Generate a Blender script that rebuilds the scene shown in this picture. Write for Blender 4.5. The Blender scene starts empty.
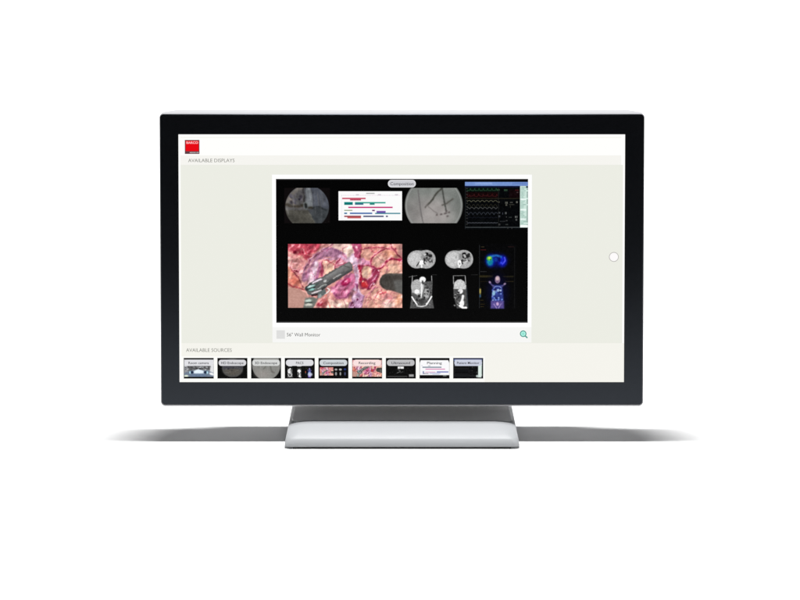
import bpy, bmesh, math
import numpy as np
from mathutils import Vector

S = bpy.context.scene
COL = S.collection
R = math.radians

# ------------------------------------------------------------------ camera
F_PX, PITCH, ZB, H, YF = 6911.34, 0.2133635, 0.043362, 0.3402, 0.03998
D, TH, PHI, W = 8.0, R(12), R(3.5), 0.5588
CX = 0.00232
CAM = Vector((-CX, -D * math.cos(TH), 0.2 + D * math.sin(TH)))
cd = bpy.data.cameras.new('camera')
cam = bpy.data.objects.new('camera', cd)
COL.objects.link(cam)
cam.location = CAM
cam.rotation_euler = (R(90) - PITCH, 0, 0)
cd.sensor_width = 36
cd.lens = F_PX / 800 * 36
cd.clip_end = 200
cd.clip_start = 0.1
S.camera = cam

# ------------------------------------------------------------------ world: dim grey studio
w = bpy.data.worlds.new('World')
S.world = w
w.use_nodes = True
bg = w.node_tree.nodes['Background']
bg.inputs[0].default_value = (0.95, 0.97, 1.0, 1)
bg.inputs[1].default_value = 0.085


# ------------------------------------------------------------------ studio lamps
def area(name, loc, target, sx, sy, power, col=(1, 1, 1), spread=180):
    l = bpy.data.lights.new(name, 'AREA')
    l.shape = 'RECTANGLE'
    l.size, l.size_y = sx, sy
    l.energy = power
    l.color = col
    l.spread = R(spread)
    o = bpy.data.objects.new(name, l)
    COL.objects.link(o)
    o.location = loc
    d = Vector(target) - Vector(loc)
    o.rotation_euler = d.to_track_quat('-Z', 'Y').to_euler()
    return o


area('overhead_softbox', (0, 0.125, 2.1), (0, 0.05, 0), 0.64, 0.08, 79).data.shape = 'ELLIPSE'
area('sweep_lamp', (0, 0.70, 2.6), (0, 1.62, 0.4), 4.6, 0.2, 13, spread=46)

# ------------------------------------------------------------------ exposure
S.view_settings.view_transform = 'Standard'
S.view_settings.look = 'None'
S.view_settings.exposure = 0
S.view_settings.gamma = 1
S.cycles.use_denoising = True
S.cycles.max_bounces = 8


# ------------------------------------------------------------------ materials
def principled(name, col, rough, spec=0.5, metal=0.0, noise=None, bump=None, coat=0.0):
    m = bpy.data.materials.new(name)
    m.use_nodes = True
    nt = m.node_tree
    b = nt.nodes['Principled BSDF']
    b.inputs['Base Color'].default_value = (*col, 1)
    b.inputs['Roughness'].default_value = rough
    b.inputs['Specular IOR Level'].default_value = spec
    b.inputs['Metallic'].default_value = metal
    b.inputs['Coat Weight'].default_value = coat
    tc = nt.nodes.new('ShaderNodeTexCoord')
    if noise:
        sc, amt = noise
        n = nt.nodes.new('ShaderNodeTexNoise')
        n.inputs['Scale'].default_value = sc
        n.inputs['Detail'].default_value = 4
        nt.links.new(tc.outputs['Object'], n.inputs['Vector'])
        mr = nt.nodes.new('ShaderNodeMapRange')
        mr.inputs['To Min'].default_value = rough - amt
        mr.inputs['To Max'].default_value = rough + amt
        nt.links.new(n.outputs['Fac'], mr.inputs['Value'])
        nt.links.new(mr.outputs['Result'], b.inputs['Roughness'])
    if bump:
        sc, amt = bump
        n = nt.nodes.new('ShaderNodeTexNoise')
        n.inputs['Scale'].default_value = sc
        n.inputs['Detail'].default_value = 2
        nt.links.new(tc.outputs['Object'], n.inputs['Vector'])
        bp = nt.nodes.new('ShaderNodeBump')
        bp.inputs['Strength'].default_value = amt
        bp.inputs['Distance'].default_value = 0.0003
        nt.links.new(n.outputs['Fac'], bp.inputs['Height'])
        nt.links.new(bp.outputs['Normal'], b.inputs['Normal'])
    return m


M_SWEEP = principled('white_paper', (0.86, 0.86, 0.86), 0.9, 0.1, bump=(900, 0.03))
M_GLASS = principled('black_glass', (0.0022, 0.0023, 0.0028), 0.16, 0.42, noise=(14, 0.01))
M_GLASS.node_tree.nodes['Principled BSDF'].inputs['Specular Tint'].default_value = (0.82, 0.92, 1.08, 1)
M_SHELL = principled('white_shell_plastic', (0.27, 0.27, 0.281), 0.45, 0.2, noise=(30, 0.04), bump=(2500, 0.05))
M_SILVER = principled('silver_plastic', (0.375, 0.385, 0.398), 0.5, 0.35, noise=(30, 0.04), bump=(2500, 0.05))
M_NECK = principled('neck_plastic', (0.84, 0.84, 0.835), 0.42, 0.4, noise=(30, 0.04), bump=(2500, 0.05))
M_RUBBER = principled('dark_rubber', (0.03, 0.03, 0.03), 0.8, 0.2)
M_GREY = principled('grey_plastic', (0.30, 0.31, 0.32), 0.45, 0.4, bump=(2500, 0.05))


def screen_mat():
    m = bpy.data.materials.new('screen_picture')
    m.use_nodes = True
    nt = m.node_tree
    b = nt.nodes['Principled BSDF']
    a = nt.nodes.new('ShaderNodeAttribute')
    a.attribute_name = 'pixel'
    b.inputs['Base Color'].default_value = (0, 0, 0, 1)
    b.inputs['Roughness'].default_value = 0.25
    b.inputs['Specular IOR Level'].default_value = 0.06
    b.inputs['Emission Strength'].default_value = 1.0
    nt.links.new(a.outputs['Color'], b.inputs['Emission Color'])
    return m


M_SCREEN = screen_mat()


# ------------------------------------------------------------------ object helpers
def link(name, me, parent=None, loc=None, rot=None):
    o = bpy.data.objects.new(name, me)
    COL.objects.link(o)
    if parent:
        o.parent = parent
    if loc:
        o.location = loc
    if rot:
        o.rotation_euler = rot
    return o


def from_bm(name, bm, mat, parent=None, loc=None, rot=None, smooth=True, angle=35):
    bmesh.ops.recalc_face_normals(bm, faces=bm.faces)
    me = bpy.data.meshes.new(name)
    bm.to_mesh(me)
    bm.free()
    me.materials.append(mat)
    if smooth:
        me.shade_smooth()
        me.set_sharp_from_angle(angle=R(angle))
    return link(name, me, parent, loc, rot)


def rrect(hw, z0, z1, r, n=8):
    """rounded rectangle outline in (x, z), counter-clockwise"""
    pts = []
    for cx, cz, a0 in ((hw - r, z1 - r, 0), (-hw + r, z1 - r, 90), (-hw + r, z0 + r, 180), (hw - r, z0 + r, 270)):
        for i in range(n + 1):
            a = R(a0 + 90 * i / n)
            pts.append((cx + r * math.cos(a), cz + r * math.sin(a)))
    return pts


def loft(rings, cap0=True, cap1=True):
    bm = bmesh.new()
    vs = [[bm.verts.new(p) for p in ring] for ring in rings]
    for a, b in zip(vs, vs[1:]):
        n = len(a)
        for i in range(n):
            bm.faces.new((a[i], a[(i + 1) % n], b[(i + 1) % n], b[i]))
    if cap0:
        bm.faces.new(vs[0])
    if cap1:
        bm.faces.new(vs[-1])
    return bm


# ------------------------------------------------------------------ setting: white studio table with swept-up back
def sweep():
    prof = [(-1.75, -0.03), (-1.7495, -0.004), (-1.745, 0)]
    prof += [(y, 0) for y in np.linspace(-1.5, 0.9, 13)]
    r = 0.7
    for i in range(1, 25):
        a = R(90 * i / 24)
        prof.append((0.9 + r * math.sin(a), r - r * math.cos(a)))
    prof += [(1.6, 0.85), (1.6, 1.0)]
    bm = bmesh.new()
    cols = []
    for x in np.linspace(-3.6, 3.6, 9):
        cols.append([bm.verts.new((x, y, z)) for y, z in prof])
    for a, b in zip(cols, cols[1:]):
        for i in range(len(a) - 1):
            bm.faces.new((a[i], b[i], b[i + 1], a[i + 1]))
    o = from_bm('table_surface', bm, M_SWEEP, angle=60)
    o['kind'] = 'structure'
    return o


sweep()

# ------------------------------------------------------------------ the monitor
mon = bpy.data.objects.new('desktop_monitor', None)
COL.objects.link(mon)
mon.location = (0, 0.05, 0)
mon['label'] = 'wide black bezelled monitor on a low silver foot showing a medical imaging menu'
mon['category'] = 'monitor'
OFF = Vector((0, -0.05, 0))
PLOC = Vector((0, 0, ZB)) + OFF
PROT = (-PHI, 0, 0)

HW = W / 2


# photo pixel -> panel plane (x, z); the panel's own flat coordinates
def z_of(py):
    a = PITCH + math.atan((py - 300) / F_PX)
    d = Vector((0, math.cos(a), -math.sin(a)))
    n = Vector((0, -math.cos(PHI), math.sin(PHI)))
    p0 = Vector((0, 0, ZB))
    c = Vector((0, CAM.y, CAM.z))
    p = c + d * ((p0 - c).dot(n) / d.dot(n))
    return (p - p0).length * (1 if p.z >= p0.z else -1)


_zy = np.linspace(100, 420, 65)
_zz = np.array([z_of(v) for v in _zy])
PXM = 482.4 / W


def to_panel(px, py):
    return (np.asarray(px, float) - 402.0) / PXM, np.interp(np.asarray(py, float), _zy, _zz)


# glass front: a frame with the screen opening
SX0, SX1 = (178.9 - 402) / PXM, (624.6 - 402) / PXM
SZ1, SZ0 = z_of(134.4), z_of(382.2)


def bezel():
    outer = rrect(HW, 0, H, 0.0042)
    n = len(outer)

    def inner(dx):
        pts = []
        q = n // 4
        for cx, cz in ((SX1 + dx, SZ1 + dx), (SX0 - dx, SZ1 + dx), (SX0 - dx, SZ0 - dx), (SX1 + dx, SZ0 - dx)):
            pts += [(cx, cz)] * q
        return pts
    bm = bmesh.new()
    e = 0.0006
    out1 = rrect(HW - e, e, H - e, 0.0036)
    rings = [
        [bm.verts.new((x, 0.003, z)) for x, z in outer],
        [bm.verts.new((x, e, z)) for x, z in outer],
        [bm.verts.new((x, 0.0, z)) for x, z in out1],
    ]
    for a, b in zip(rings, rings[1:]):
        for i in range(n):
            bm.faces.new((a[i], a[(i + 1) % n], b[(i + 1) % n], b[i]))
    c = [(SX1, SZ1), (SX0, SZ1), (SX0, SZ0), (SX1, SZ0)]
    cv = [bm.verts.new((x, 0, z)) for x, z in c]
    cb = [bm.verts.new((x, 0.0012, z)) for x, z in c]
    q = n // 4
    f = rings[2]
    for k in range(4):
        arc = f[k * q:(k + 1) * q]
        for i in range(q - 1):
            bm.faces.new((arc[i], arc[i + 1], cv[k]))
        bm.faces.new((arc[-1], f[((k + 1) * q) % n], cv[(k + 1) % 4], cv[k]))
        bm.faces.new((cv[k], cv[(k + 1) % 4], cb[(k + 1) % 4], cb[k]))
    return from_bm('bezel', bm, M_GLASS, mon, PLOC, PROT)


bezel()


# white shell behind the glass
def shell():
    def ring(inset, y, r, side=0.0):
        # side: draw-in added to both flanks towards the back to taper the floor shadow
        return [(x, y, z) for x, z in rrect(HW + 0.0009 - inset - side, -0.0023 + inset, H + 0.0006 - inset, r)]
    rings = [ring(0.0012, 0.0022, 0.004), ring(0.0002, 0.0032, 0.005), ring(0, 0.005, 0.005), ring(0.0002, 0.020, 0.006),
             ring(0.0008, 0.044, 0.007, 0.012), ring(0.0020, 0.0505, 0.009, 0.017), ring(0.0045, 0.0535, 0.011, 0.020), ring(0.009, 0.055, 0.014, 0.022)]
    return from_bm('rear_shell', loft(rings), M_SHELL, mon, PLOC, PROT, angle=50)


sh = shell()


def rear_cover():
    def ring(hw, z0, z1, y, r):
        return [(x, y, z) for x, z in rrect(hw, z0, z1, r)]
    rings = [ring(0.215, 0.012, 0.225, 0.054, 0.02), ring(0.213, 0.014, 0.222, 0.060, 0.02),
             ring(0.206, 0.020, 0.212, 0.067, 0.02), ring(0.198, 0.028, 0.2, 0.069, 0.02)]
    o = from_bm('rear_cover', loft(rings), M_SHELL, sh, angle=50)
    # cooling slots pressed into the cover
    bm = bmesh.new()
    for i in range(24):
        x = -0.115 + i * 0.01
        m = bmesh.ops.create_cube(bm, size=1)
        bmesh.ops.scale(bm, vec=(0.004, 0.0016, 0.03), verts=m['verts'])
        bmesh.ops.translate(bm, vec=(x, 0.0692, 0.165), verts=m['verts'])
    from_bm('vent', bm, M_RUBBER, sh, smooth=False)
    return o


rear_cover()


# low wedge-shaped foot
def foot():
    def ring(hw, yf, yb, z, r, n=10):
        pts = []
        for cx, cy, a0 in ((hw - r, yb - r, 0), (-hw + r, yb - r, 90), (-hw + r, yf + r, 180), (hw - r, yf + r, 270)):
            for i in range(n + 1):
                a = R(a0 + 90 * i / n)
                pts.append((cx + r * math.cos(a), cy + r * math.sin(a), z))
        # the rear is a little narrower than the front
        return [(x * (1 - 0.22 * (y - yf)), y, zz) for x, y, zz in pts]
    rings = [ring(0.1340, -0.0375, 0.165, 0.0017, 0.005), ring(0.1363, -0.0400, 0.166, 0.0025, 0.006),
             ring(0.1362, -0.0400, 0.166, 0.0042, 0.006),
             ring(0.1349, -0.0362, 0.165, 0.0109, 0.010), ring(0.1345, -0.0348, 0.165, 0.0119, 0.011),
             ring(0.1337, -0.0290, 0.164, 0.0152, 0.015), ring(0.1327, -0.0190, 0.163, 0.0190, 0.020),
             ring(0.1315, -0.0095, 0.162, 0.0220, 0.025), ring(0.1306, -0.0045, 0.161, 0.0233, 0.028),
             ring(0.1296, -0.0010, 0.160, 0.0238, 0.030), ring(0.1280, 0.003, 0.158, 0.0239, 0.030)]
    return from_bm('stand_base', loft(rings), M_SILVER, mon, OFF, angle=40)


base = foot()


def box(name, x0, x1, y0, y1, z0, z1, mat, parent, loc=None, rot=None, bev=0.002):
    bm = bmesh.new()
    m = bmesh.ops.create_cube(bm, size=1)
    bmesh.ops.scale(bm, vec=(x1 - x0, y1 - y0, z1 - z0), verts=m['verts'])
    bmesh.ops.translate(bm, vec=((x0 + x1) / 2, (y0 + y1) / 2, (z0 + z1) / 2), verts=m['verts'])
    if bev:
        bmesh.ops.bevel(bm, geom=bm.edges[:], offset=bev, segments=3, affect='EDGES', profile=0.5)
    return from_bm(name, bm, mat, parent, loc, rot)


box('rubber_pad', -0.126, 0.126, -0.0395, 0.155, 0.0, 0.0021, M_RUBBER, base, bev=0.0007)


def neck():
    # broad ramp that rises from the foot, passes under the panel and turns up to the rear cover
    top = [(0.0010, 0.0232), (0.004, 0.0248), (0.030, 0.0302), (0.058, 0.0350), (0.072, 0.0385), (0.084, 0.048), (0.092, 0.07), (0.096, 0.14)]
    back = [(0.118, 0.14), (0.124, 0.07), (0.132, 0.046), (0.158, 0.0232)]
    prof = top + back
    hw = [0.1283, 0.1278, 0.1262, 0.1225, 0.1200, 0.116, 0.105, 0.085, 0.085, 0.105, 0.116, 0.1200]
    L = [(-w_, y, z) for w_, (y, z) in zip(hw, prof)]
    bm = bmesh.new()
    A = [bm.verts.new(p) for p in L]
    B = [bm.verts.new((-x, y, z)) for x, y, z in L]
    n = len(prof)
    bm.faces.new(A)
    bm.faces.new(B)
    for i in range(n):
        bm.faces.new((A[i], A[(i + 1) % n], B[(i + 1) % n], B[i]))
    rim = [e for e in bm.edges if len(e.link_faces) == 2 and any(len(f.verts) > 4 for f in e.link_faces)]
    bmesh.ops.bevel(bm, geom=rim, offset=0.0025, segments=3, affect='EDGES', profile=0.5)
    return from_bm('stand_neck', bm, M_NECK, mon, OFF, angle=50)


neck()
# ------------------------------------------------------------------ the lit screen picture
def lin(c):
    c = np.asarray(c, float) / 255.0
    return np.where(c <= 0.04045, c / 12.92, ((c + 0.055) / 1.055) ** 2.4)


LAYER = 0.00004


class Flat:
    """collects flat coloured shapes (photo pixel units on the panel) into one mesh"""
    def __init__(self):
        self.v, self.c, self.f, self.n = [], [], [], 0

    def add(self, px, py, layer, cols, faces):
        x, z = to_panel(px, py)
        y = np.full(x.shape, -LAYER * layer)
        self.v.append(np.stack([x, y, z], 1))
        cols = np.asarray(cols, float)
        if cols.ndim == 1:
            cols = np.tile(cols, (len(x), 1))
        self.c.append(lin(cols))
        self.f += [tuple(int(i) + self.n for i in fc) for fc in faces]
        self.n += len(x)

    def rect(self, x0, y0, x1, y1, col, layer=1):
        self.add([x0, x0, x1, x1], [y0, y1, y1, y0], layer, col, [(0, 1, 2, 3)])

    def poly(self, pts, col, layer=1):
        self.add([p[0] for p in pts], [p[1] for p in pts], layer, col, [tuple(range(len(pts)))])

    def pill(self, x0, y0, x1, y1, r, col, layer=1, n=8):
        pts = []
        for cx, cy, a0 in ((x1 - r, y0 + r, -90), (x1 - r, y1 - r, 0), (x0 + r, y1 - r, 90), (x0 + r, y0 + r, 180)):
            for i in range(n + 1):
                a = R(a0 + 90 * i / n)
                pts.append((cx + r * math.cos(a), cy + r * math.sin(a)))
        self.poly(pts[::-1], col, layer)

    def disc(self, cx, cy, r, col, layer=1, n=32):
        self.poly([(cx + r * math.cos(-2 * math.pi * i / n), cy + r * math.sin(-2 * math.pi * i / n)) for i in range(n)], col, layer)

    def bar(self, x0, y0, x1, y1, wd, col, layer=1):
        dx, dy = x1 - x0, y1 - y0
        l = math.hypot(dx, dy)
        nx, ny = -dy / l * wd / 2, dx / l * wd / 2
        self.poly([(x0 + nx, y0 + ny), (x0 - nx, y0 - ny), (x1 - nx, y1 - ny), (x1 + nx, y1 + ny)][::-1], col, layer)

    def raster(self, cv, layer=1):
        h, wd = cv.img.shape[:2]
        xs = np.linspace(cv.x0, cv.x1, wd)
        ys = np.linspace(cv.y0, cv.y1, h)
        X, Y = np.meshgrid(xs, ys)
        idx = np.arange(h * wd).reshape(h, wd)
        fc = np.stack([idx[:-1, :-1], idx[1:, :-1], idx[1:, 1:], idx[:-1, 1:]], -1).reshape(-1, 4)
        self.add(X.ravel(), Y.ravel(), layer, np.clip(cv.img, 0, 255).reshape(-1, 3), fc.tolist())

    def text(self, s, x0, x1, ybase, cap, col, layer=2, bold=0.0):
        cu = bpy.data.curves.new('lettering', 'FONT')
        cu.body = s
        cu.resolution_u = 3
        cu.offset = bold
        ob = bpy.data.objects.new('lettering', cu)
        me = bpy.data.meshes.new_from_object(ob)
        vs = np.array([v.co[:2] for v in me.vertices])
        fs = [tuple(p.vertices) for p in me.polygons]
        bpy.data.objects.remove(ob)
        bpy.data.meshes.remove(me)
        bpy.data.curves.remove(cu)
        mn, mx = vs[:, 0].min(), vs[:, 0].max()
        capu = 0.729
        px = x0 + (vs[:, 0] - mn) / (mx - mn) * (x1 - x0)
        py = ybase - vs[:, 1] / capu * cap
        self.add(px, py, layer, col, fs)

    def build(self, name, parent, loc=None, rot=None):
        me = bpy.data.meshes.new(name)
        V = np.concatenate(self.v)
        C = np.concatenate(self.c)
        me.from_pydata(V.tolist(), [], self.f)
        a = me.color_attributes.new('pixel', 'FLOAT_COLOR', 'POINT')
        a.data.foreach_set('color', np.concatenate([C, np.ones((len(C), 1))], 1).ravel().astype(np.float32))
        me.materials.append(M_SCREEN)
        bm = bmesh.new()
        bm.from_mesh(me)
        bm.normal_update()
        flip = [f for f in bm.faces if f.normal.y > 0]
        if flip:
            bmesh.ops.reverse_faces(bm, faces=flip)
        bm.to_mesh(me)
        bm.free()
        return link(name, me, parent, loc, rot)


RNG = np.random.default_rng(11)


def sm(t):
    t = np.clip(t, 0, 1)
    return t * t * (3 - 2 * t)


class Canvas:
    """soft brushwork on a small procedural picture, in photo pixel units"""
    def __init__(self, x0, y0, x1, y1, ss, col):
        self.x0, self.y0, self.x1, self.y1 = x0, y0, x1, y1
        wd, h = int(round((x1 - x0) * ss)) + 1, int(round((y1 - y0) * ss)) + 1
        self.X, self.Y = np.meshgrid(np.linspace(x0, x1, wd), np.linspace(y0, y1, h))
        self.img = np.tile(np.asarray(col, float), (h, wd, 1))

    def mix(self, a, col):
        a = a[..., None]
        self.img = self.img * (1 - a) + np.asarray(col, float) * a

    def ell(self, cx, cy, rx, ry, col, ang=0, soft=0.5, alpha=1.0):
        c, s = math.cos(R(ang)), math.sin(R(ang))
        dx, dy = self.X - cx, self.Y - cy
        u, v = (dx * c + dy * s) / rx, (-dx * s + dy * c) / ry
        d = (np.sqrt(u * u + v * v) - 1) * min(rx, ry)
        self.mix(alpha * sm(0.5 - d / (2 * soft)), col)

    def seg(self, pts, closed=False):
        d = np.full(self.X.shape, 1e9)
        n = len(pts)
        for i in range(n if closed else n - 1):
            ax, ay = pts[i]
            bx, by = pts[(i + 1) % n]
            vx, vy = bx - ax, by - ay
            t = np.clip(((self.X - ax) * vx + (self.Y - ay) * vy) / (vx * vx + vy * vy + 1e-9), 0, 1)
            d = np.minimum(d, np.hypot(self.X - ax - t * vx, self.Y - ay - t * vy))
        return d

    def stroke(self, pts, wd, col, soft=0.5, alpha=1.0, wob=0.0):
        d = self.seg(spline(pts))
        if wob:
            d = d + wob * (self.noise(3.0) - 0.5)
        self.mix(alpha * sm(0.5 - (d - wd / 2) / (2 * soft)), col)

    def poly(self, pts, col, soft=0.5, alpha=1.0, wob=0.0):
        d = self.seg(pts, True)
        ins = np.zeros(self.X.shape, bool)
        n = len(pts)
        for i in range(n):
            ax, ay = pts[i]
            bx, by = pts[(i + 1) % n]
            if ay == by:
                continue
            cr = ((ay > self.Y) != (by > self.Y)) & (self.X < (bx - ax) * (self.Y - ay) / (by - ay) + ax)
            ins ^= cr
        d = np.where(ins, -d, d)
        if wob:
            d = d + wob * (self.noise(3.0) - 0.5)
        self.mix(alpha * sm(0.5 - d / (2 * soft)), col)

    def rect(self, x0, y0, x1, y1, col, soft=0.3, alpha=1.0):
        d = np.maximum(np.maximum(x0 - self.X, self.X - x1), np.maximum(y0 - self.Y, self.Y - y1))
        self.mix(alpha * sm(0.5 - d / (2 * soft)), col)

    def noise(self, cell):
        gw, gh = int((self.x1 - self.x0) / cell) + 3, int((self.y1 - self.y0) / cell) + 3
        g = RNG.random((gh, gw))
        u, v = (self.X - self.x0) / cell, (self.Y - self.y0) / cell
        i, j = np.floor(u).astype(int), np.floor(v).astype(int)
        fu, fv = sm(u - i), sm(v - j)
        return (g[j, i] * (1 - fu) * (1 - fv) + g[j, i + 1] * fu * (1 - fv) + g[j + 1, i] * (1 - fu) * fv + g[j + 1, i + 1] * fu * fv)

    def grain(self, cell, amt, mask=None):
        n = (self.noise(cell) - 0.5)[..., None] * amt
        self.img = self.img + (n if mask is None else n * mask[..., None])

    def warp(self, cell, amt):
        """pull the picture about a little so brush edges turn irregular"""
        h, wd = self.img.shape[:2]
        s = (wd - 1) / (self.x1 - self.x0)
        u = np.arange(wd)[None, :] + (self.noise(cell) - 0.5) * 2 * amt * s
        v = np.arange(h)[:, None] + (self.noise(cell) - 0.5) * 2 * amt * s
        self.img = self.img[np.clip(v.round().astype(int), 0, h - 1), np.clip(u.round().astype(int), 0, wd - 1)]

    def soften(self):
        p = np.pad(self.img, ((1, 1), (1, 1), (0, 0)), 'edge')
        self.img = (p[:-2, 1:-1] + p[2:, 1:-1] + p[1:-1, :-2] + p[1:-1, 2:] + 2 * p[1:-1, 1:-1]) / 6

    def lum(self):
        return np.clip(self.img.mean(-1) / 90.0, 0, 1)

    def paste(self, src, x0, y0, x1, y1):
        """shrink another picture into a rectangle of this one"""
        h, wd = src.img.shape[:2]
        b = max(1, int((src.x1 - src.x0) / (x1 - x0) * 0.45))
        im = src.img
        for ax in (0, 1):
            im = sum(np.roll(im, k, ax) for k in range(-b, b + 1)) / (2 * b + 1)
        u = np.clip((self.X - x0) / (x1 - x0), 0, 1) * (wd - 1)
        v = np.clip((self.Y - y0) / (y1 - y0), 0, 1) * (h - 1)
        got = im[v.round().astype(int), u.round().astype(int)]
        ins = (self.X >= x0) & (self.X <= x1) & (self.Y >= y0) & (self.Y <= y1)
        self.img = np.where(ins[..., None], got, self.img)


def spline(p, n=6):
    if len(p) < 3:
        return p
    out = []
    q = [p[0]] + list(p) + [p[-1]]
    for i in range(1, len(q) - 2):
        for k in range(n):
            t = k / n
            out.append(tuple(0.5 * (2 * q[i][a] + (q[i + 1][a] - q[i - 1][a]) * t + (2 * q[i - 1][a] - 5 * q[i][a] + 4 * q[i + 1][a] - q[i + 2][a]) * t * t
                                    + (3 * q[i][a] - q[i - 1][a] - 3 * q[i + 1][a] + q[i + 2][a]) * t ** 3) for a in (0, 1)))
    out.append(tuple(p[-1]))
    return out


# ---- surgical camera picture
def surgery():
    c = Canvas(288, 244, 402.2, 307.8, 3, (222, 160, 145))
    n = c.noise(9)
    c.mix(0.5 * n, (235, 190, 165))
    # upper left: raw red tissue
    c.poly([(286, 242), (323, 242), (314, 253), (307, 260), (300, 258.5), (296, 253), (286, 250)], (192, 66, 82), 1.6, wob=3)
    for q in range(26):
        c.ell(290 + RNG.random() * 28, 244.5 + RNG.random() * 11, 0.6 + RNG.random(), 0.5 + 0.5 * RNG.random(),
              [(228, 118, 118), (160, 32, 55), (238, 150, 140)][q % 3], RNG.random() * 180, 0.6, 0.75)
    c.ell(295, 251.3, 2.2, 1.3, (118, 10, 34), 30, 0.6)
    c.ell(303, 252.3, 1.6, 1.1, (140, 22, 44), 0, 0.6)
    c.poly([(288, 254), (296, 255), (306, 261), (308, 268), (302, 272), (295, 270), (288, 262)], (222, 158, 148), 1.4, 0.85, 3)
    c.ell(300.5, 257.5, 3.6, 2, (206, 168, 140), 0, 1.2, 0.8)
    c.ell(290, 262, 2.5, 5, (232, 196, 180), 10, 1.4, 0.8)
    c.stroke([(291, 267), (296, 270), (303, 273), (309, 272)], 2.0, (236, 176, 184), 0.9, 0.8)
    c.stroke([(294.5, 270.2), (298, 271.3), (302.5, 272.4)], 1.1, (104, 8, 30), 0.45)
    # lower left orange fold
    c.poly([(286, 267), (292, 268), (298, 277), (303, 287), (297, 288), (286, 286)], (218, 140, 108), 1.0, 0.9, 2)
    c.ell(295, 281, 3.5, 3, (226, 122, 92), 20, 1.4, 0.8)
    c.ell(289.5, 274, 2.2, 4.5, (232, 178, 138), 0, 1.2, 0.8)
    c.stroke([(289, 266), (295.5, 274), (299, 280), (303, 287)], 1.0, (132, 52, 62), 0.6, 0.9, 0.8)
    c.stroke([(288, 283), (293, 286), (298, 287), (304, 290)], 1.2, (170, 44, 56), 0.7, 0.85)
    c.poly([(299, 271), (306, 272), (311, 272), (309, 282), (306, 285), (302, 281)], (226, 178, 168), 1.2, 0.9)
    # upper middle
    c.poly([(328, 242), (356, 242), (354, 255), (348, 258), (341, 254), (332, 248)], (238, 220, 196), 1.2, 1, 2)
    c.ell(346, 248, 5, 3, (244, 230, 206), 20, 1.5, 0.8)
    c.stroke([(306, 278), (310, 266), (317, 257), (327, 251.5), (338, 254.5), (346, 259)], 8.0, (170, 128, 160), 1.2, 1, 2)
    c.stroke([(318, 254), (328, 248.5), (340, 252.5)], 2.2, (142, 104, 144), 0.9, 0.8, 1)
    c.stroke([(322, 258), (332, 258.5), (340, 260)], 2.0, (190, 160, 196), 0.9, 0.8, 1)
    c.stroke([(304, 271), (311, 259.5), (319, 253), (328, 247), (333, 243)], 1.2, (112, 66, 80), 0.7, 0.9, 0.8)
    c.stroke([(315.5, 258), (311, 264), (306, 272)], 1.6, (220, 168, 166), 0.8, 0.8)
    c.poly([(310, 270), (316, 262), (319, 262), (318, 273), (316, 284), (308, 285)], (214, 190, 206), 1.0, 0.9, 1)
    c.stroke([(313, 284), (313.5, 274), (316.5, 264.5)], 3.6, (232, 226, 240), 0.8, 1, 1)
    c.stroke([(310.5, 280), (311.5, 275)], 1.4, (248, 244, 240), 0.7)
    c.stroke([(317, 284), (318.5, 274), (320.5, 264)], 2.8, (172, 110, 154), 0.7, 1, 0.8)
    c.stroke([(315, 283), (315.2, 276)], 0.9, (166, 140, 190), 0.5)
    c.ell(328.3, 268, 6.4, 7.6, (236, 196, 166), -15, 1.0)
    c.ell(329.5, 271, 3.8, 4.2, (242, 214, 168), 0, 1.4, 0.8)
    c.stroke([(321.5, 262), (322, 268), (321.5, 276)], 2.2, (170, 62, 92), 0.8, 1, 0.8)
    c.stroke([(321, 261.5), (327, 259.8), (333, 263), (336, 269)], 1.3, (196, 100, 100), 0.7, 0.9)
    c.poly([(335, 268), (337, 260), (343, 255.5), (350, 259), (350, 264), (342, 268)], (216, 132, 152), 1.0, 0.95, 2)
    c.stroke([(334.5, 268.5), (337.5, 262), (341.5, 257)], 1.0, (140, 26, 58), 0.6, 0.95, 0.6)
    c.stroke([(338, 264), (343, 262), (348, 260)], 0.9, (236, 190, 200), 0.6, 0.9)
    c.stroke([(335, 270), (340, 268)], 0.9, (240, 226, 220), 0.6)
    # bright node in the centre and the vessels that leave it
    c.stroke([(340, 256), (347, 260), (352, 260)], 3.4, (206, 176, 208), 1.2, 0.9, 1)
    c.stroke([(353, 256), (355, 263), (357, 271), (356, 280), (356.5, 289), (361, 297)], 5.2, (212, 196, 224), 1.1, 1, 2)
    c.ell(351.5, 259, 4.4, 3.6, (240, 228, 244), 0, 1.4)
    c.poly([(351.5, 243), (363, 243), (360.5, 258), (355.5, 258)], (172, 66, 106), 1.0, 1, 2)
    c.stroke([(354, 246), (358, 250), (359, 256)], 1.6, (204, 110, 140), 0.8, 0.8, 1)
    c.stroke([(362.5, 243), (361, 250), (360, 257.5)], 1.7, (150, 26, 66), 0.6, 1, 0.5)
    # right hand lobes
    c.poly([(361, 243), (404, 243), (404, 276), (384, 276), (376, 270), (370, 265), (361, 259)], (232, 174, 146), 0.9, 1)
    c.ell(368, 254, 4.5, 4, (236, 192, 160), 0, 1.6, 0.9)
    c.ell(379.5, 261, 5.8, 6.2, (240, 206, 172), 0, 1.6)
    c.ell(392.5, 270, 8, 5.6, (242, 206, 168), 0, 1.6)
    c.ell(390, 253, 7, 3.4, (236, 176, 130), 10, 1.6, 0.8)
    c.poly([(392, 242), (404, 242), (404, 262), (397, 252)], (204, 158, 138), 1.2, 0.9)
    c.ell(401.5, 253, 2, 10, (176, 140, 130), 0, 1.4, 0.8)
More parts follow.
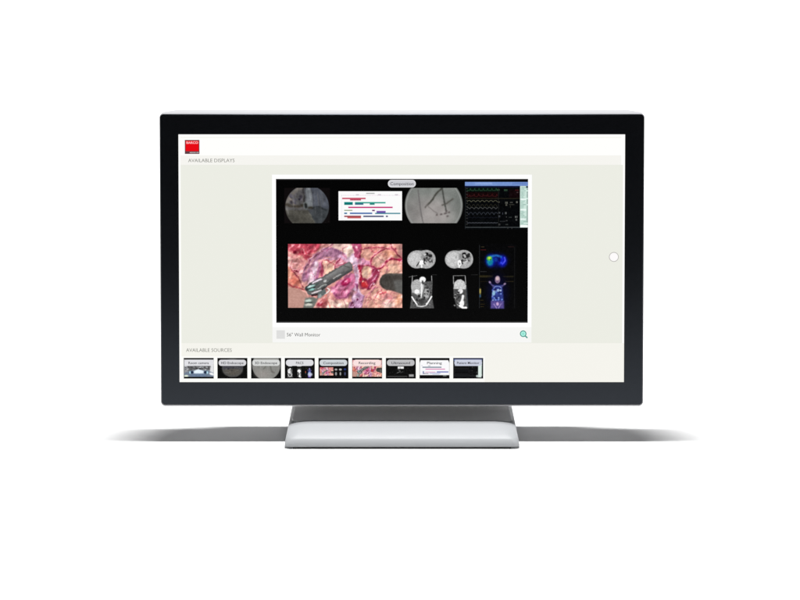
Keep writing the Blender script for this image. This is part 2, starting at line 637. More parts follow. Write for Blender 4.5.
    for p, wd, col in (([(360.5, 249), (366, 248.3), (375, 247), (384, 247)], 1.0, (176, 62, 82)),
                       ([(370.5, 264.5), (371.5, 259), (376, 254), (383, 249.3), (388, 248.8), (395, 249.4)], 1.3, (160, 36, 70)),
                       ([(389.5, 243), (392, 248), (397, 254), (401, 258)], 1.3, (150, 66, 78)),
                       ([(376, 253), (372, 249), (371, 246)], 0.7, (196, 96, 100)),
                       ([(365, 263.5), (371, 267), (378, 269), (384, 264), (388, 260.5), (394, 258.8), (402, 260)], 1.9, (164, 24, 62)),
                       ([(384, 264), (387, 267), (388, 271)], 0.8, (214, 120, 130)),
                       ([(377, 247), (376, 252)], 0.6, (214, 120, 110))):
        c.stroke(p, wd + 1.6, (226, 134, 132), 0.9, 0.55)
        c.stroke(p, wd, col, 0.45, 1, 0.5)
    c.poly([(355, 259), (363, 258), (370, 261), (370, 265), (360, 265)], (214, 152, 190), 1.0, 0.95, 1.5)
    c.ell(360, 261.5, 2.5, 1.3, (236, 200, 224), 0, 0.8, 0.9)
    c.poly([(358, 264), (372, 266), (380, 271), (377, 280), (370, 290), (360, 288)], (156, 44, 78), 1.0, 1, 2)
    c.ell(366.5, 272.5, 5, 6.8, (238, 206, 164), -12, 1.0)
    c.ell(365.5, 274, 2.4, 3.4, (246, 226, 190), -12, 1.0, 0.9)
    c.stroke([(358.6, 266), (360.5, 275), (363, 286)], 2.2, (158, 16, 42), 0.7)
    c.ell(364.5, 284, 3.2, 2.8, (206, 40, 42), 30, 0.9)
    c.ell(363, 281.3, 0.9, 0.7, (250, 190, 160), 0, 0.4)
    for k in range(16):
        x, y = 370 + RNG.random() * 9, 270 + RNG.random() * 19
        c.stroke([(x, y), (x - 1.5 - RNG.random() * 2, y + 2.5 + RNG.random() * 3)], 0.9,
                 [(212, 120, 160), (120, 20, 56), (236, 178, 206), (176, 66, 110)][k % 4], 0.5, 0.85)
    # magenta hollow right of the instrument
    c.poly([(330, 289), (338, 281), (348, 274), (355, 273), (356, 284), (352, 293), (345, 298), (336, 299)], (196, 112, 152), 1.0, 1, 2)
    c.ell(345.5, 282.5, 5.2, 3.4, (164, 20, 80), -30, 1.0)
    c.ell(347.5, 280, 2, 1.2, (196, 56, 112), -30, 0.7)
    c.stroke([(334, 293), (338, 297), (346, 296), (352, 290)], 1.7, (150, 74, 120), 0.8, 0.85, 1)
    c.stroke([(331, 292), (335, 289), (340, 287.5)], 1.8, (236, 168, 196), 0.7, 0.9, 1)
    c.ell(357, 286, 1.6, 3.2, (128, 60, 110), -15, 0.7)
    c.poly([(349, 292), (353, 288), (356, 293), (352, 298)], (136, 106, 120), 0.7, 0.8)
    # bottom band
    c.poly([(326, 296), (334, 300), (346, 300), (350, 306), (350, 310), (326, 310)], (240, 220, 192), 1.0, 1, 2)
    c.stroke([(325, 292), (327, 300), (331, 308)], 1.5, (226, 130, 110), 0.7, 0.9)
    c.ell(323, 303, 4.5, 5, (188, 96, 92), 20, 1.5, 0.9)
    c.ell(319, 304.5, 3, 2, (150, 24, 44), 0, 1.0, 0.9)
    c.poly([(348, 310), (352, 297), (358, 292), (366, 298), (363, 310)], (176, 140, 182), 1.0, 1, 2)
    c.ell(355, 298, 3, 2.4, (222, 206, 228), -20, 1.0, 0.9)
    for k in range(13):
        x, y = 350 + RNG.random() * 12, 298 + RNG.random() * 9
        c.ell(x, y, 0.7 + 0.4 * RNG.random(), 1.4, [(96, 26, 76), (208, 176, 216)][k % 2], 20, 0.4, 0.9)
    c.poly([(363, 300), (368, 290), (376, 288), (386, 290), (404, 294), (404, 310), (361, 310)], (234, 184, 156), 1.0, 1, 2)
    c.ell(387, 297, 5.5, 4, (236, 150, 150), 0, 1.8, 0.8)
    c.ell(388, 305.5, 6, 2.6, (248, 236, 214), 0, 1.4, 0.9)
    c.ell(399, 300, 3, 5, (228, 166, 118), 0, 1.6, 0.9)
    c.ell(383.5, 299, 2, 1.4, (196, 140, 128), 0, 0.9, 0.8)
    c.stroke([(381, 290), (376, 295), (374, 301), (377, 305)], 1.1, (190, 84, 92), 0.7, 0.9, 0.6)
    c.stroke([(380, 294), (383, 292), (386, 292)], 1.3, (214, 70, 82), 0.8, 0.9)
    c.stroke([(369, 292), (371, 298), (367, 304)], 1.0, (204, 116, 116), 0.7, 0.8, 0.6)
    c.stroke([(364, 303), (366, 297), (374, 288)], 1.0, (214, 128, 160), 0.6, 0.8)
    c.ell(378, 271, 0.7, 1.2, (250, 232, 232), 0, 0.4)
    c.ell(373.5, 283.5, 0.7, 1.1, (250, 232, 238), 20, 0.4)
    for k in range(90):
        x, y = 288 + RNG.random() * 114, 244 + RNG.random() * 64
        c.ell(x, y, 0.5 + RNG.random(), 0.35 + 0.3 * RNG.random(), [(255, 236, 226), (150, 50, 70), (240, 190, 190)][k % 3], RNG.random() * 180, 0.5, 0.35)
    c.warp(6, 0.9)
    c.warp(2.5, 0.35)
    # pull the colours together towards raw pink
    c.img = c.img * 0.86 + np.array([206, 150, 152]) * 0.14
    # soft folds and ridges of tissue
    for k in range(120):
        x, y = 288 + RNG.random() * 114, 244 + RNG.random() * 64
        a = 0.7 * math.sin(x * 0.11) + 0.9 * math.cos(y * 0.15 + x * 0.05) + RNG.random() * 0.9
        p = [(x, y)]
        for q in range(3):
            a += (RNG.random() - 0.5) * 0.9
            p.append((p[-1][0] + 1.9 * math.cos(a), p[-1][1] + 1.9 * math.sin(a)))
        c.stroke(p, 0.4 + 0.7 * RNG.random(), [(240, 208, 204), (176, 92, 112), (222, 150, 160), (150, 60, 92), (246, 226, 216)][k % 5], 0.7, 0.42)
    for k in range(26):
        x, y = 288 + RNG.random() * 114, 244 + RNG.random() * 64
        p = [(x, y)]
        a = RNG.random() * 6.28
        for q in range(4):
            a += (RNG.random() - 0.5) * 1.1
            p.append((p[-1][0] + 2.2 * math.cos(a), p[-1][1] + 2.2 * math.sin(a)))
        c.stroke(p, 0.3 + 0.35 * RNG.random(), [(170, 46, 74), (190, 86, 104), (150, 50, 90)][k % 3], 0.4, 0.6)
    # relief: light from the upper left over a bumpy wet surface
    hgt = 1.0 * c.noise(5) + 0.4 * c.noise(2.6) + 0.12 * c.noise(1.3) + 0.0016 * c.img[..., 1]
    gy, gx = np.gradient(hgt)
    rel = -(gx + gy) * 6.0
    c.img = c.img * (0.94 + np.clip(rel, -0.6, 0.6) * 0.34 + 0.22 * (c.noise(3) - 0.5))[..., None]
    c.mix(np.clip((rel - 0.42) * 1.6, 0, 0.6), (252, 238, 236))
    c.img = (c.img - 150) * 1.16 + np.array([162, 150, 154])
    g = c.img.mean(-1, keepdims=True)
    c.img = g + (c.img - g) * 0.84
    c.mix(0.1 * c.noise(8), (176, 60, 96))
    # dull glove in the lower left corner
    c.poly([(286, 287), (298, 289), (306, 293), (308, 300), (304, 310), (286, 310)], (192, 146, 134), 1.0, 1)
    c.ell(294, 298, 6, 7, (198, 152, 140), 0, 3, 0.6)
    # right instrument, dark
    c.poly([(386, 273.8), (392, 273.5), (404, 273.6), (404, 295), (398, 292.4), (391, 290.6), (386, 289.6), (382.4, 287.8), (380, 285), (379.4, 281.5), (380.4, 277.8), (382.6, 275)], (72, 68, 64), 0.9, 1)
    c.stroke([(386, 274.6), (395, 274.2), (404, 274.2)], 0.9, (104, 98, 92), 0.6, 0.7)
    c.stroke([(381.5, 279), (381, 284), (384, 287.5)], 1.2, (46, 42, 38), 0.8, 0.8)
    c.poly([(393, 281), (404, 280), (404, 294), (396, 291.5)], (104, 104, 102), 2.0, 0.8)
    c.ell(388, 278, 5, 3, (58, 54, 50), 0, 2, 0.8)
    # left instrument: brushed steel jaws
    c.poly([(305, 288), (310, 282.8), (326, 274.8), (339, 266.8), (349.3, 261.6), (352.2, 264), (352.6, 270), (341, 277.6), (327, 286.6), (316, 296), (308, 295)], (98, 98, 98), 0.5, 1)
    c.poly([(326, 276), (349.3, 262.6), (352, 265), (351, 268), (330, 281)], (112, 110, 110), 1.0, 0.8)
    c.stroke([(316, 295.5), (327, 286), (341, 277), (352, 270)], 1.2, (58, 56, 60), 0.5, 0.9)
    c.stroke([(312, 291), (322, 285.5), (336, 278.5)], 1.0, (66, 66, 66), 0.5, 0.9)
    c.stroke([(333.4, 278.4), (337, 276.4), (341, 274.3)], 0.9, (198, 198, 196), 0.35, 0.95)
    c.stroke([(310, 284), (322, 277.5), (336, 269)], 1.0, (76, 80, 80), 0.5, 0.8)
    c.stroke([(313, 283), (317, 280.8), (321.5, 279)], 1.5, (246, 230, 244), 0.4)
    c.ell(325, 281, 1.8, 1.1, (206, 206, 204), -30, 0.4)
    c.ell(310, 287.8, 5.4, 3.2, (40, 46, 48), -20, 0.6)
    c.ell(311, 286.5, 4.0, 1.2, (176, 214, 208), -20, 0.5)
    c.ell(311.8, 289.6, 3.4, 0.9, (150, 206, 198), -14, 0.4)
    c.ell(309.5, 286.2, 1.6, 0.7, (236, 246, 244), -20, 0.4)
    c.stroke([(312, 293.2), (316, 292), (321, 290.5)], 1.3, (246, 232, 236), 0.4)
    c.stroke([(312, 295.6), (318, 294.6)], 1.6, (54, 20, 26), 0.4)
    c.stroke([(327.5, 288.5), (329.3, 289.7), (327.5, 292.5), (324.5, 294)], 1.1, (250, 240, 238), 0.4)
    c.poly([(318, 292), (325, 289), (326, 293), (320, 298), (317, 299)], (96, 104, 104), 0.6, 1)
    c.ell(320, 296, 1.6, 2.2, (150, 160, 158), 20, 0.6)
    c.poly([(305, 298), (313, 297), (318, 299), (313, 308.5), (303, 309)], (116, 118, 112), 0.8, 1)
    c.ell(308, 300.6, 3.4, 1.4, (198, 216, 206), -6, 0.6)
    c.ell(308.5, 304.8, 3.6, 1.2, (214, 214, 202), -4, 0.6)
    c.ell(309, 302.7, 3.8, 0.7, (60, 70, 66), -4, 0.4)
    c.poly([(322, 278.6), (339, 268.6), (349, 263), (351.5, 265), (338, 272.6), (324, 281)], (140, 140, 138), 1.6, 0.55)
    c.poly([(326, 284), (340, 275.6), (352, 268.6), (352.4, 270), (341, 277.4), (328, 286)], (70, 68, 70), 1.0, 0.6)
    # extra glints and shadows along the steel jaws
    for k in range(9):
        t = k / 8
        x, y = 315 + 30 * t, 289.5 - 18.5 * t
        c.stroke([(x, y), (x + 2.2, y - 1.3)], 0.7, [(150, 152, 150), (52, 54, 54), (128, 120, 112)][k % 3], 0.5, 0.7)
    c.stroke([(318, 288.6), (323, 285.2), (326, 284.6)], 1.0, (190, 196, 192), 0.5, 0.85)
    c.stroke([(316, 285), (318.5, 283.4)], 1.1, (60, 76, 72), 0.5, 0.9)
    c.stroke([(322, 289), (324, 287)], 1.2, (40, 44, 44), 0.5, 0.9)
    c.stroke([(326.4, 277), (338, 270), (348, 264)], 0.7, (146, 148, 146), 0.5, 0.7)
    c.stroke([(345, 266), (350, 267.6)], 1.2, (84, 80, 80), 0.6, 0.7)
    c.warp(2.2, 0.28)
    c.soften()
    c.grain(1.3, 16)
    c.grain(0.6, 8)
    return c


def scope_room():
    c = Canvas(284.4, 188, 330, 223.2, 3, (74, 76, 78))
    c.poly([(284, 186), (304, 186), (306, 206), (306, 211), (284, 212)], (98, 96, 92), 1)
    c.poly([(311, 186), (332, 186), (332, 211), (314, 207)], (88, 92, 98), 1.2)
    c.poly([(306, 187), (311, 187), (314, 209), (306, 210)], (122, 126, 124), 0.8)
    c.stroke([(311, 187), (312.6, 198), (313.5, 208)], 0.8, (70, 72, 76), 0.5)
    c.stroke([(309, 187), (310.3, 200)], 0.6, (150, 154, 152), 0.4)
    c.stroke([(287, 203), (291, 196), (297, 190), (301, 188)], 3.2, (130, 124, 112), 1.2, 0.9)
    c.stroke([(290, 198), (293, 203), (297, 207)], 2, (150, 138, 122), 0.9, 0.9)
    for k in range(14):
        c.ell(291 + RNG.random() * 13, 190 + RNG.random() * 14, 0.7 + RNG.random(), 1 + RNG.random(), [(52, 48, 54), (128, 122, 126), (78, 76, 88)][k % 3], RNG.random() * 180, 0.6, 0.8)
    c.ell(299.8, 199.8, 1.1, 1.1, (22, 22, 36), 0, 0.5)
    c.stroke([(303, 189), (304, 196), (304.5, 202)], 1.2, (50, 48, 46), 0.6)
    c.stroke([(286, 205), (294, 206.5), (303, 206), (312, 208)], 2.6, (58, 52, 40), 1.0, 0.85, 1.5)
    c.ell(306, 205.5, 2.6, 3.6, (112, 118, 112), 0, 0.6)
    c.ell(306, 206, 1.4, 2.4, (30, 32, 30), 0, 0.5)
    c.poly([(284, 210), (308, 210), (318, 224), (284, 224)], (78, 76, 66), 1.2)
    c.poly([(309, 213), (316, 208), (332, 209), (332, 224), (316, 224)], (66, 70, 70), 1.0)
    c.stroke([(313, 209), (317, 206.5), (326, 210)], 1.4, (38, 42, 42), 0.8, 0.9)
    c.stroke([(308, 212), (315, 223)], 0.9, (110, 108, 94), 0.6, 0.8)
    c.stroke([(287, 208), (288, 214)], 1.4, (140, 138, 128), 0.8, 0.7)
    c.warp(3, 0.6)
    c.img = c.img * np.array([0.98, 0.98, 1.03]) * (0.84 + 0.3 * c.noise(4))[..., None]
    for k in range(16):
        x = 290 + RNG.random() * 36
        c.stroke([(x, 188 + RNG.random() * 8), (x + 1.2, 202 + RNG.random() * 14)], 0.5, [(120, 122, 124), (56, 56, 58), (104, 100, 92)][k % 3], 0.5, 0.5)
    for k in range(4):
        c.soften()
    c.img = c.img * 0.93 + 2
    c.grain(0.9, 12)
    c.grain(2.2, 12)
    d = np.hypot(c.X - 307.2, c.Y - 207) - 21.8
    c.mix(sm(0.5 + d / 0.9), (12, 8, 9))
    return c


def scope_light():
    c = Canvas(403, 188, 465, 223.2, 3, (126, 130, 126))
    c.ell(432, 214, 24, 16, (164, 158, 156), 0, 9, 0.9)
    c.ell(414, 208, 8, 14, (120, 118, 116), 0, 6, 0.6)
    c.ell(456, 203, 8, 16, (116, 120, 116), 0, 6, 0.6)
    c.grain(5, 14)
    c.stroke([(418, 190), (419.6, 203), (420.8, 211), (423, 223)], 0.9, (96, 92, 92), 0.5, 0.9)
    c.stroke([(441.5, 188.6), (436, 194), (432.5, 199.5), (428, 204.6)], 1.7, (66, 66, 60), 0.5)
    c.stroke([(428, 204), (425.3, 207.3)], 1.5, (104, 100, 96), 0.5)
    c.stroke([(442.2, 188.6), (443.8, 199), (446.2, 211.5)], 1.3, (62, 64, 60), 0.5)
    c.stroke([(452.8, 199), (447, 203), (442, 205.2)], 1.2, (82, 80, 74), 0.5, 0.95)
    c.stroke([(428, 206.4), (433, 210.5), (437.5, 213.6)], 0.8, (122, 116, 114), 0.5)
    for x, y, rx in ((436.8, 215, 1), (441.2, 214.4, 1.3), (445.4, 213.4, 1.9), (449, 212.4, 1.2), (447.6, 216.2, 0.9), (446.4, 211, 1)):
        c.ell(x, y, rx, 0.9, (92, 84, 84), -20, 0.5, 0.95)
    c.img = c.img * (0.95 + 0.1 * c.noise(7))[..., None]
    c.warp(2, 0.25)
    for k in range(4):
        c.soften()
    c.grain(0.8, 9)
    d = np.hypot(c.X - 433.8, c.Y - 205.6) - 28.9
    c.mix(sm(0.5 - (d + 1.2) / 0.8) * sm((d + 2.2) / 0.8), (156, 158, 156))
    c.mix(sm(0.5 + d / 0.9), (2, 2, 2))
    return c


def chart():
    c = Canvas(338.6, 191.3, 402, 220.4, 4, (252, 252, 252))
    b = lambda x0, y0, x1, y1, col: c.rect(x0, y0, x1, y1, col, 0.35, 0.95)
    for k in range(9):
        b(366.3 + k * 0.95, 192.9, 366.9 + k * 0.95, 193.9, (150, 150, 150))
    for x in np.arange(341.5, 400.5, 1.7):
        b(x, 195.1, x + 0.7, 195.7, (236, 206, 226) if x % 3 < 2 else (206, 206, 216))
    for x in (356, 378, 395):
        b(x, 194.3, x + 3, 195.2, (206, 196, 206))
    b(342.3, 197.9, 365.6, 199.1, (196, 44, 84)); b(350, 199.3, 361, 200.4, (206, 104, 124))
    for q in range(7):
        b(351 + q * 1.5, 199.4, 351.7 + q * 1.5, 200.4, (150, 30, 60))
    b(344.3, 202.1, 352.8, 204.9, (36, 142, 138)); b(355, 202.1, 385.5, 203.4, (70, 166, 150)); b(355, 203.2, 363.4, 204.8, (66, 118, 142)); b(369.8, 203.3, 374.6, 204.8, (50, 136, 130))
    for q in range(5):
        b(345 + q * 1.6, 203.6, 345.6 + q * 1.6, 204.6, (16, 92, 96))
    b(348.4, 206.8, 392.6, 208.0, (196, 42, 116))
    b(344.3, 210, 352.4, 210.8, (136, 154, 112)); b(372.2, 209.9, 374.8, 211.1, (112, 60, 112))
    b(344.3, 212.7, 347.1, 214, (56, 116, 160)); b(350, 212.7, 372.2, 214, (56, 106, 172)); b(376.6, 211.0, 385.6, 213.2, (132, 100, 178)); b(375.2, 212.9, 400.3, 214, (58, 136, 152))
    b(344.3, 215.8, 361, 217, (146, 44, 62)); b(347.4, 217, 361, 218.4, (202, 108, 108)); b(363.4, 215.8, 383.6, 217, (44, 54, 106)); b(386, 215.8, 387.8, 217, (50, 50, 96))
    c.rect(341.7, 196, 342.0, 219, (236, 232, 240), 0.2)
    c.img = np.clip(254 - (254 - c.img) * 1.18, 0, 255)
    return c


def vitals():
    c = Canvas(464.8, 181.9, 527.9, 229.6, 4, (3, 5, 8))
    c.rect(464.8, 181.9, 527.9, 186, (118, 148, 208), 0.3)
    c.rect(475, 182.6, 492, 184.6, (154, 180, 232), 0.8, 0.6)
    c.rect(512, 182.5, 527, 184.5, (96, 126, 190), 0.8, 0.6)
    c.rect(464.8, 186.1, 520, 187.3, (10, 18, 58), 0.4)
    c.rect(466, 187.8, 498, 191.6, (4, 22, 12), 0.8)
    c.rect(466, 192.2, 498, 197.8, (30, 6, 8), 0.8)
    c.rect(509, 190, 519.6, 198, (34, 6, 10), 1.2, 0.7)
    X = np.arange(467, 497.5, 0.35)

    def wave(y, fn, col, wd=0.5, a=0.9):
        pts = [(x, y - fn(x)) for x in X]
        d = c.seg(pts)
        c.mix(a * sm(0.5 - (d - wd / 2) / 0.6), col)
    beat = lambda x, p=4.3: math.exp(-(((x % p) - 1.6) / 0.4) ** 2)
    wave(190.2, lambda x: 2.4 * beat(x) - 0.4, (62, 120, 84))
    wave(196.2, lambda x: 2.2 * beat(x, 4.5) + 0.4 * math.sin(x), (120, 40, 44), 0.45, 0.8)
    wave(202, lambda x: 1.5 * abs(math.sin(x * 0.72)), (168, 166, 132), 0.5)
    wave(205.6, lambda x: 1.3 * math.sin(x * 1.45), (96, 92, 66), 0.45, 0.7)
    wave(209, lambda x: 1.6 * abs(math.sin(x * 0.72 + 1.2)), (150, 152, 150), 0.5, 0.85)
    wave(214.8, lambda x: 2.4 * abs(math.sin(x * 0.75 + 0.3)), (104, 112, 128), 0.5, 0.8)
    wave(217.6, lambda x: 0.4 * math.sin(x * 1.5), (54, 60, 84), 0.4, 0.7)
    wave(223.0, lambda x: 0.35 * beat(x, 3.1), (118, 122, 134), 0.7, 0.9)
    c.rect(464.8, 198.3, 519.5, 198.8, (92, 82, 52), 0.3, 0.8)
    c.rect(464.8, 227.0, 520, 227.7, (112, 120, 124), 0.3)
    c.rect(464.9, 187, 465.4, 229, (50, 56, 60), 0.3)
    c.rect(498.2, 188, 498.7, 227, (62, 62, 58), 0.3, 0.8)
    for y0 in range(188, 226, 3):
        c.rect(466, y0, 467.6, y0 + 0.9, (96, 96, 92), 0.4, 0.8)
    for x, y, wd, h, col in ((497, 189.2, 3, 1.4, (86, 132, 90)), (504, 189.3, 3.6, 1.8, (96, 152, 108)), (515, 189.6, 4, 1.2, (152, 44, 52)), (516.5, 192, 2, 1, (150, 120, 124)),
                             (498, 201.5, 2.4, 1.2, (168, 164, 140)), (505, 201.8, 3, 2, (206, 206, 188)), (505.5, 204.4, 2.4, 1.3, (190, 190, 170)), (510, 202, 3.4, 1, (170, 170, 160)), (516, 201.3, 2.6, 1.8, (220, 220, 206)),
                             (509, 204.2, 5.5, 0.8, (120, 120, 104)), (510, 205.6, 1, 2, (120, 120, 104)), (498.5, 212, 2.4, 1.6, (140, 146, 156)), (505, 212, 2.6, 2.2, (222, 226, 226)), (502.3, 212.6, 0.8, 2, (120, 126, 146)),
                             (498.5, 215.5, 2, 1.8, (130, 136, 150)), (506, 216.4, 1.2, 1.2, (150, 150, 150)), (509, 216.8, 3.2, 1, (128, 140, 136)), (515, 216, 3, 1.8, (222, 226, 220)), (515.6, 218.8, 2, 2, (196, 200, 196)),
                             (500, 221, 6, 0.8, (96, 100, 106)), (506, 220.2, 2, 1, (130, 132, 130)), (498.6, 223.6, 1.8, 1.8, (140, 140, 140)), (505.4, 224, 3.2, 1, (110, 116, 112)), (507.5, 227.6, 1.6, 1.2, (120, 120, 116)), (511.5, 227.8, 1.4, 1, (110, 110, 106))):
        for k in range(max(1, int(wd / 0.9))):
            c.rect(x + k * 0.9, y, x + k * 0.9 + 0.62, y + h, col, 0.3, 0.65 + 0.3 * RNG.random())
    c.img[(c.Y > 187.5)] *= 0.66
    c.rect(519.9, 186, 527.9, 227.6, (206, 230, 220), 0.3)
    y = 187.2
    while y < 225:
        for k in range(int(3 + RNG.random() * 4)):
            c.rect(520.8 + k * 0.95, y, 521.4 + k * 0.95, y + 0.8, (96, 140, 128), 0.3, 0.4 + 0.5 * RNG.random())
        if RNG.random() < 0.8:
            c.rect(526.6, y, 527.6, y + 1, (70, 96, 90), 0.3, 0.7)
        y += 1.55
    for yy in (198.5, 209, 218.5):
        c.rect(520.2, yy, 526, yy + 1.6, (240, 252, 248), 0.4)
    c.rect(520.2, 225, 527.8, 227.4, (250, 255, 252), 0.3)
    c.rect(526.0, 186.2, 527.8, 187.8, (20, 40, 60), 0.3)
    c.grain(1.2, 10)
    return c


def ct_axial(cx, v):
    c = Canvas(cx - 15.5, 247.5, cx + 15.5, 271, 4, (1, 1, 1))
    cy = 259.3
    c.ell(cx - 4.5, cy + 0.2, 9.6, 9.0, (150, 150, 150), 0, 0.5)
    c.ell(cx + 5, cy, 9.2, 9.3, (150, 150, 150), 0, 0.5)
    c.poly([(cx - 6, cy - 8.6), (cx + 5, cy - 8.8), (cx + 5, cy + 9), (cx - 6, cy + 8.8)], (150, 150, 150), 0.6)
    c.ell(cx - 6, cy, 7, 7, (176, 176, 176), 0, 1.4, 0.9)
    c.ell(cx - 0.5, cy - 9.6, 2.2, 0.9, (20, 20, 20), 0, 0.4, 0.9)
    c.ell(cx - 0.5, cy + 9.7, 2.6, 1, (10, 10, 10), 0, 0.4, 0.9)
    c.ell(cx + 6, cy - 1.5, 6.2, 5.6, (126, 126, 126), 0, 1.2, 0.9)
    c.ell(cx + 5.2, cy - 5.6, 1.7, 1.2, (2, 2, 2), 0, 0.35)
    for k in range(26):
        x, y = cx + 2.5 + RNG.random() * 9, cy - 6 + RNG.random() * 9
        c.ell(x, y, 0.6 + 0.8 * RNG.random(), 0.5 + 0.6 * RNG.random(), [(18, 18, 18), (170, 170, 170), (60, 60, 60)][k % 3], RNG.random() * 180, 0.4, 0.85)
    c.ell(cx + 8.8, cy - 3.4, 2.2, 1.6, (14, 14, 14), 20, 0.5, 0.85)
    c.stroke([(cx + 3.4, cy + 0.5), (cx + 2.6, cy + 3.6), (cx + 5.4, cy + 5.2)], 0.9, (16, 16, 16), 0.4)
    c.ell(cx + 6, cy + 4.4, 1.8, 2.2, (164, 164, 164), 0, 0.5)
    if v == 0:
        c.stroke([(cx - 1, cy + 1), (cx - 3, cy + 4), (cx - 4.6, cy + 6.8)], 1.0, (40, 40, 40), 0.4)
        c.poly([(cx - 1.8, cy + 1.2), (cx + 1.8, cy + 1.2), (cx + 2, cy + 5), (cx - 1.8, cy + 5.4)], (248, 248, 248), 0.6)
    else:
        c.ell(cx + 0.6, cy + 3.8, 1.9, 3, (244, 244, 244), 0, 0.5)
        c.ell(cx + 0.7, cy + 4.6, 0.8, 1.2, (120, 120, 120), 0, 0.4)
        c.ell(cx - 3, cy - 2, 0.9, 1.2, (140, 140, 140), 0, 0.5)
    c.ell(cx + 0.2, cy + 6.8, 0.8, 1.7, (230, 230, 230), 0, 0.4)
    c.img = np.clip(c.img * 1.16, 0, 255)
    c.grain(0.8, 44, c.lum())
    return c


def ct_coronal():
    c = Canvas(408, 274.5, 437, 308.6, 4, (2, 2, 2))
    c.rect(432, 274.6, 437, 275.0, (70, 70, 70), 0.3, 0.7)
    c.stroke([(412.4, 276), (412, 285)], 0.7, (150, 150, 150), 0.3)
    c.stroke([(431.6, 276), (432, 285)], 0.7, (150, 150, 150), 0.3)
    c.stroke([(409, 277), (417, 275.6)], 0.5, (90, 90, 90), 0.3)
    c.poly([(411.4, 283), (432.6, 281), (432, 296), (434, 308.4), (410, 308.4), (411.4, 297)], (74, 74, 74), 0.6)
    c.ell(417.5, 287, 6.4, 7.6, (158, 158, 158), -8, 0.6)
    c.poly([(412, 282), (421, 281), (423, 292), (412, 293)], (150, 150, 150), 1.0)
    c.ell(422.6, 279.6, 3.2, 2.9, (212, 212, 212), 0, 0.5)
    c.ell(422.6, 282.5, 1, 2, (30, 30, 30), 0, 0.5, 0.8)
    c.ell(416.9, 291.6, 2.3, 2.1, (238, 238, 238), 0, 0.5)
    c.stroke([(421.5, 284), (421.8, 292), (421, 297)], 1.5, (206, 206, 206), 0.5)
    c.ell(426.5, 293, 3, 4.6, (140, 140, 140), 8, 0.6)
    for k in range(60):
        x, y = 412.5 + RNG.random() * 19, 284 + RNG.random() * 22
        if 412 < x < 422 and y < 294:
            continue
        c.ell(x, y, 0.5 + 0.7 * RNG.random(), 0.6 + 0.7 * RNG.random(), [(14, 14, 14), (160, 160, 160), (44, 44, 44), (110, 110, 110)][k % 4], RNG.random() * 180, 0.4, 0.8)
    c.stroke([(412, 297), (414.5, 301), (417, 304.5)], 1.3, (226, 226, 226), 0.4)
    c.stroke([(431.6, 296.5), (429, 301), (426.5, 304.5)], 1.3, (226, 226, 226), 0.4)
    c.stroke([(417, 305.8), (421.5, 306.5), (426, 305.6)], 1.0, (190, 190, 190), 0.4)
    c.ell(421.5, 301.5, 3.2, 2.6, (46, 46, 46), 0, 0.8, 0.8)
    c.img = np.clip(c.img * 1.18, 0, 255)
    c.grain(0.8, 44, c.lum())
    return c


def ct_sagittal():
    c = Canvas(451, 274.5, 478, 308.6, 4, (2, 2, 2))
    c.rect(471, 274.6, 478, 275.0, (60, 60, 60), 0.3, 0.7)
    c.stroke([(453.4, 276), (453.6, 284)], 0.7, (140, 140, 140), 0.3)
    c.stroke([(465.2, 276), (466, 286)], 0.7, (150, 150, 150), 0.3)
    c.stroke([(453.4, 275.8), (465, 275.6)], 0.6, (110, 110, 110), 0.3)
    c.poly([(453.4, 284), (466.4, 284), (467, 296), (467.8, 308.4), (457, 308.4), (453.6, 296)], (66, 66, 66), 0.6)
    c.poly([(453.6, 289), (454.4, 282.5), (457.5, 279.8), (461, 279.4), (464.4, 281.6), (466.2, 286), (465.8, 289.4), (460, 289.2)], (172, 172, 172), 0.5)
    c.ell(460.5, 291.4, 2.6, 2.4, (206, 206, 206), -30, 0.5)
    c.stroke([(458, 293.6), (460, 289.6)], 1.2, (180, 180, 180), 0.5)
    c.stroke([(463, 296), (462, 301), (459.6, 305), (463, 307.6), (466, 307.8)], 2.3, (222, 222, 222), 0.6)
    c.ell(462.4, 303.6, 1.7, 3, (250, 250, 250), 10, 0.6)
    for k in range(24):
        x, y = 454.5 + RNG.random() * 5, 292 + RNG.random() * 14
        c.ell(x, y, 0.5 + 0.6 * RNG.random(), 0.7, [(10, 10, 10), (140, 140, 140), (40, 40, 40)][k % 3], RNG.random() * 180, 0.4, 0.8)
    c.stroke([(466.8, 288), (467.4, 298), (468.2, 308)], 0.8, (40, 44, 50), 0.4)
    c.img = np.clip(c.img * 1.18, 0, 255)
    c.grain(0.8, 44, c.lum())
    return c


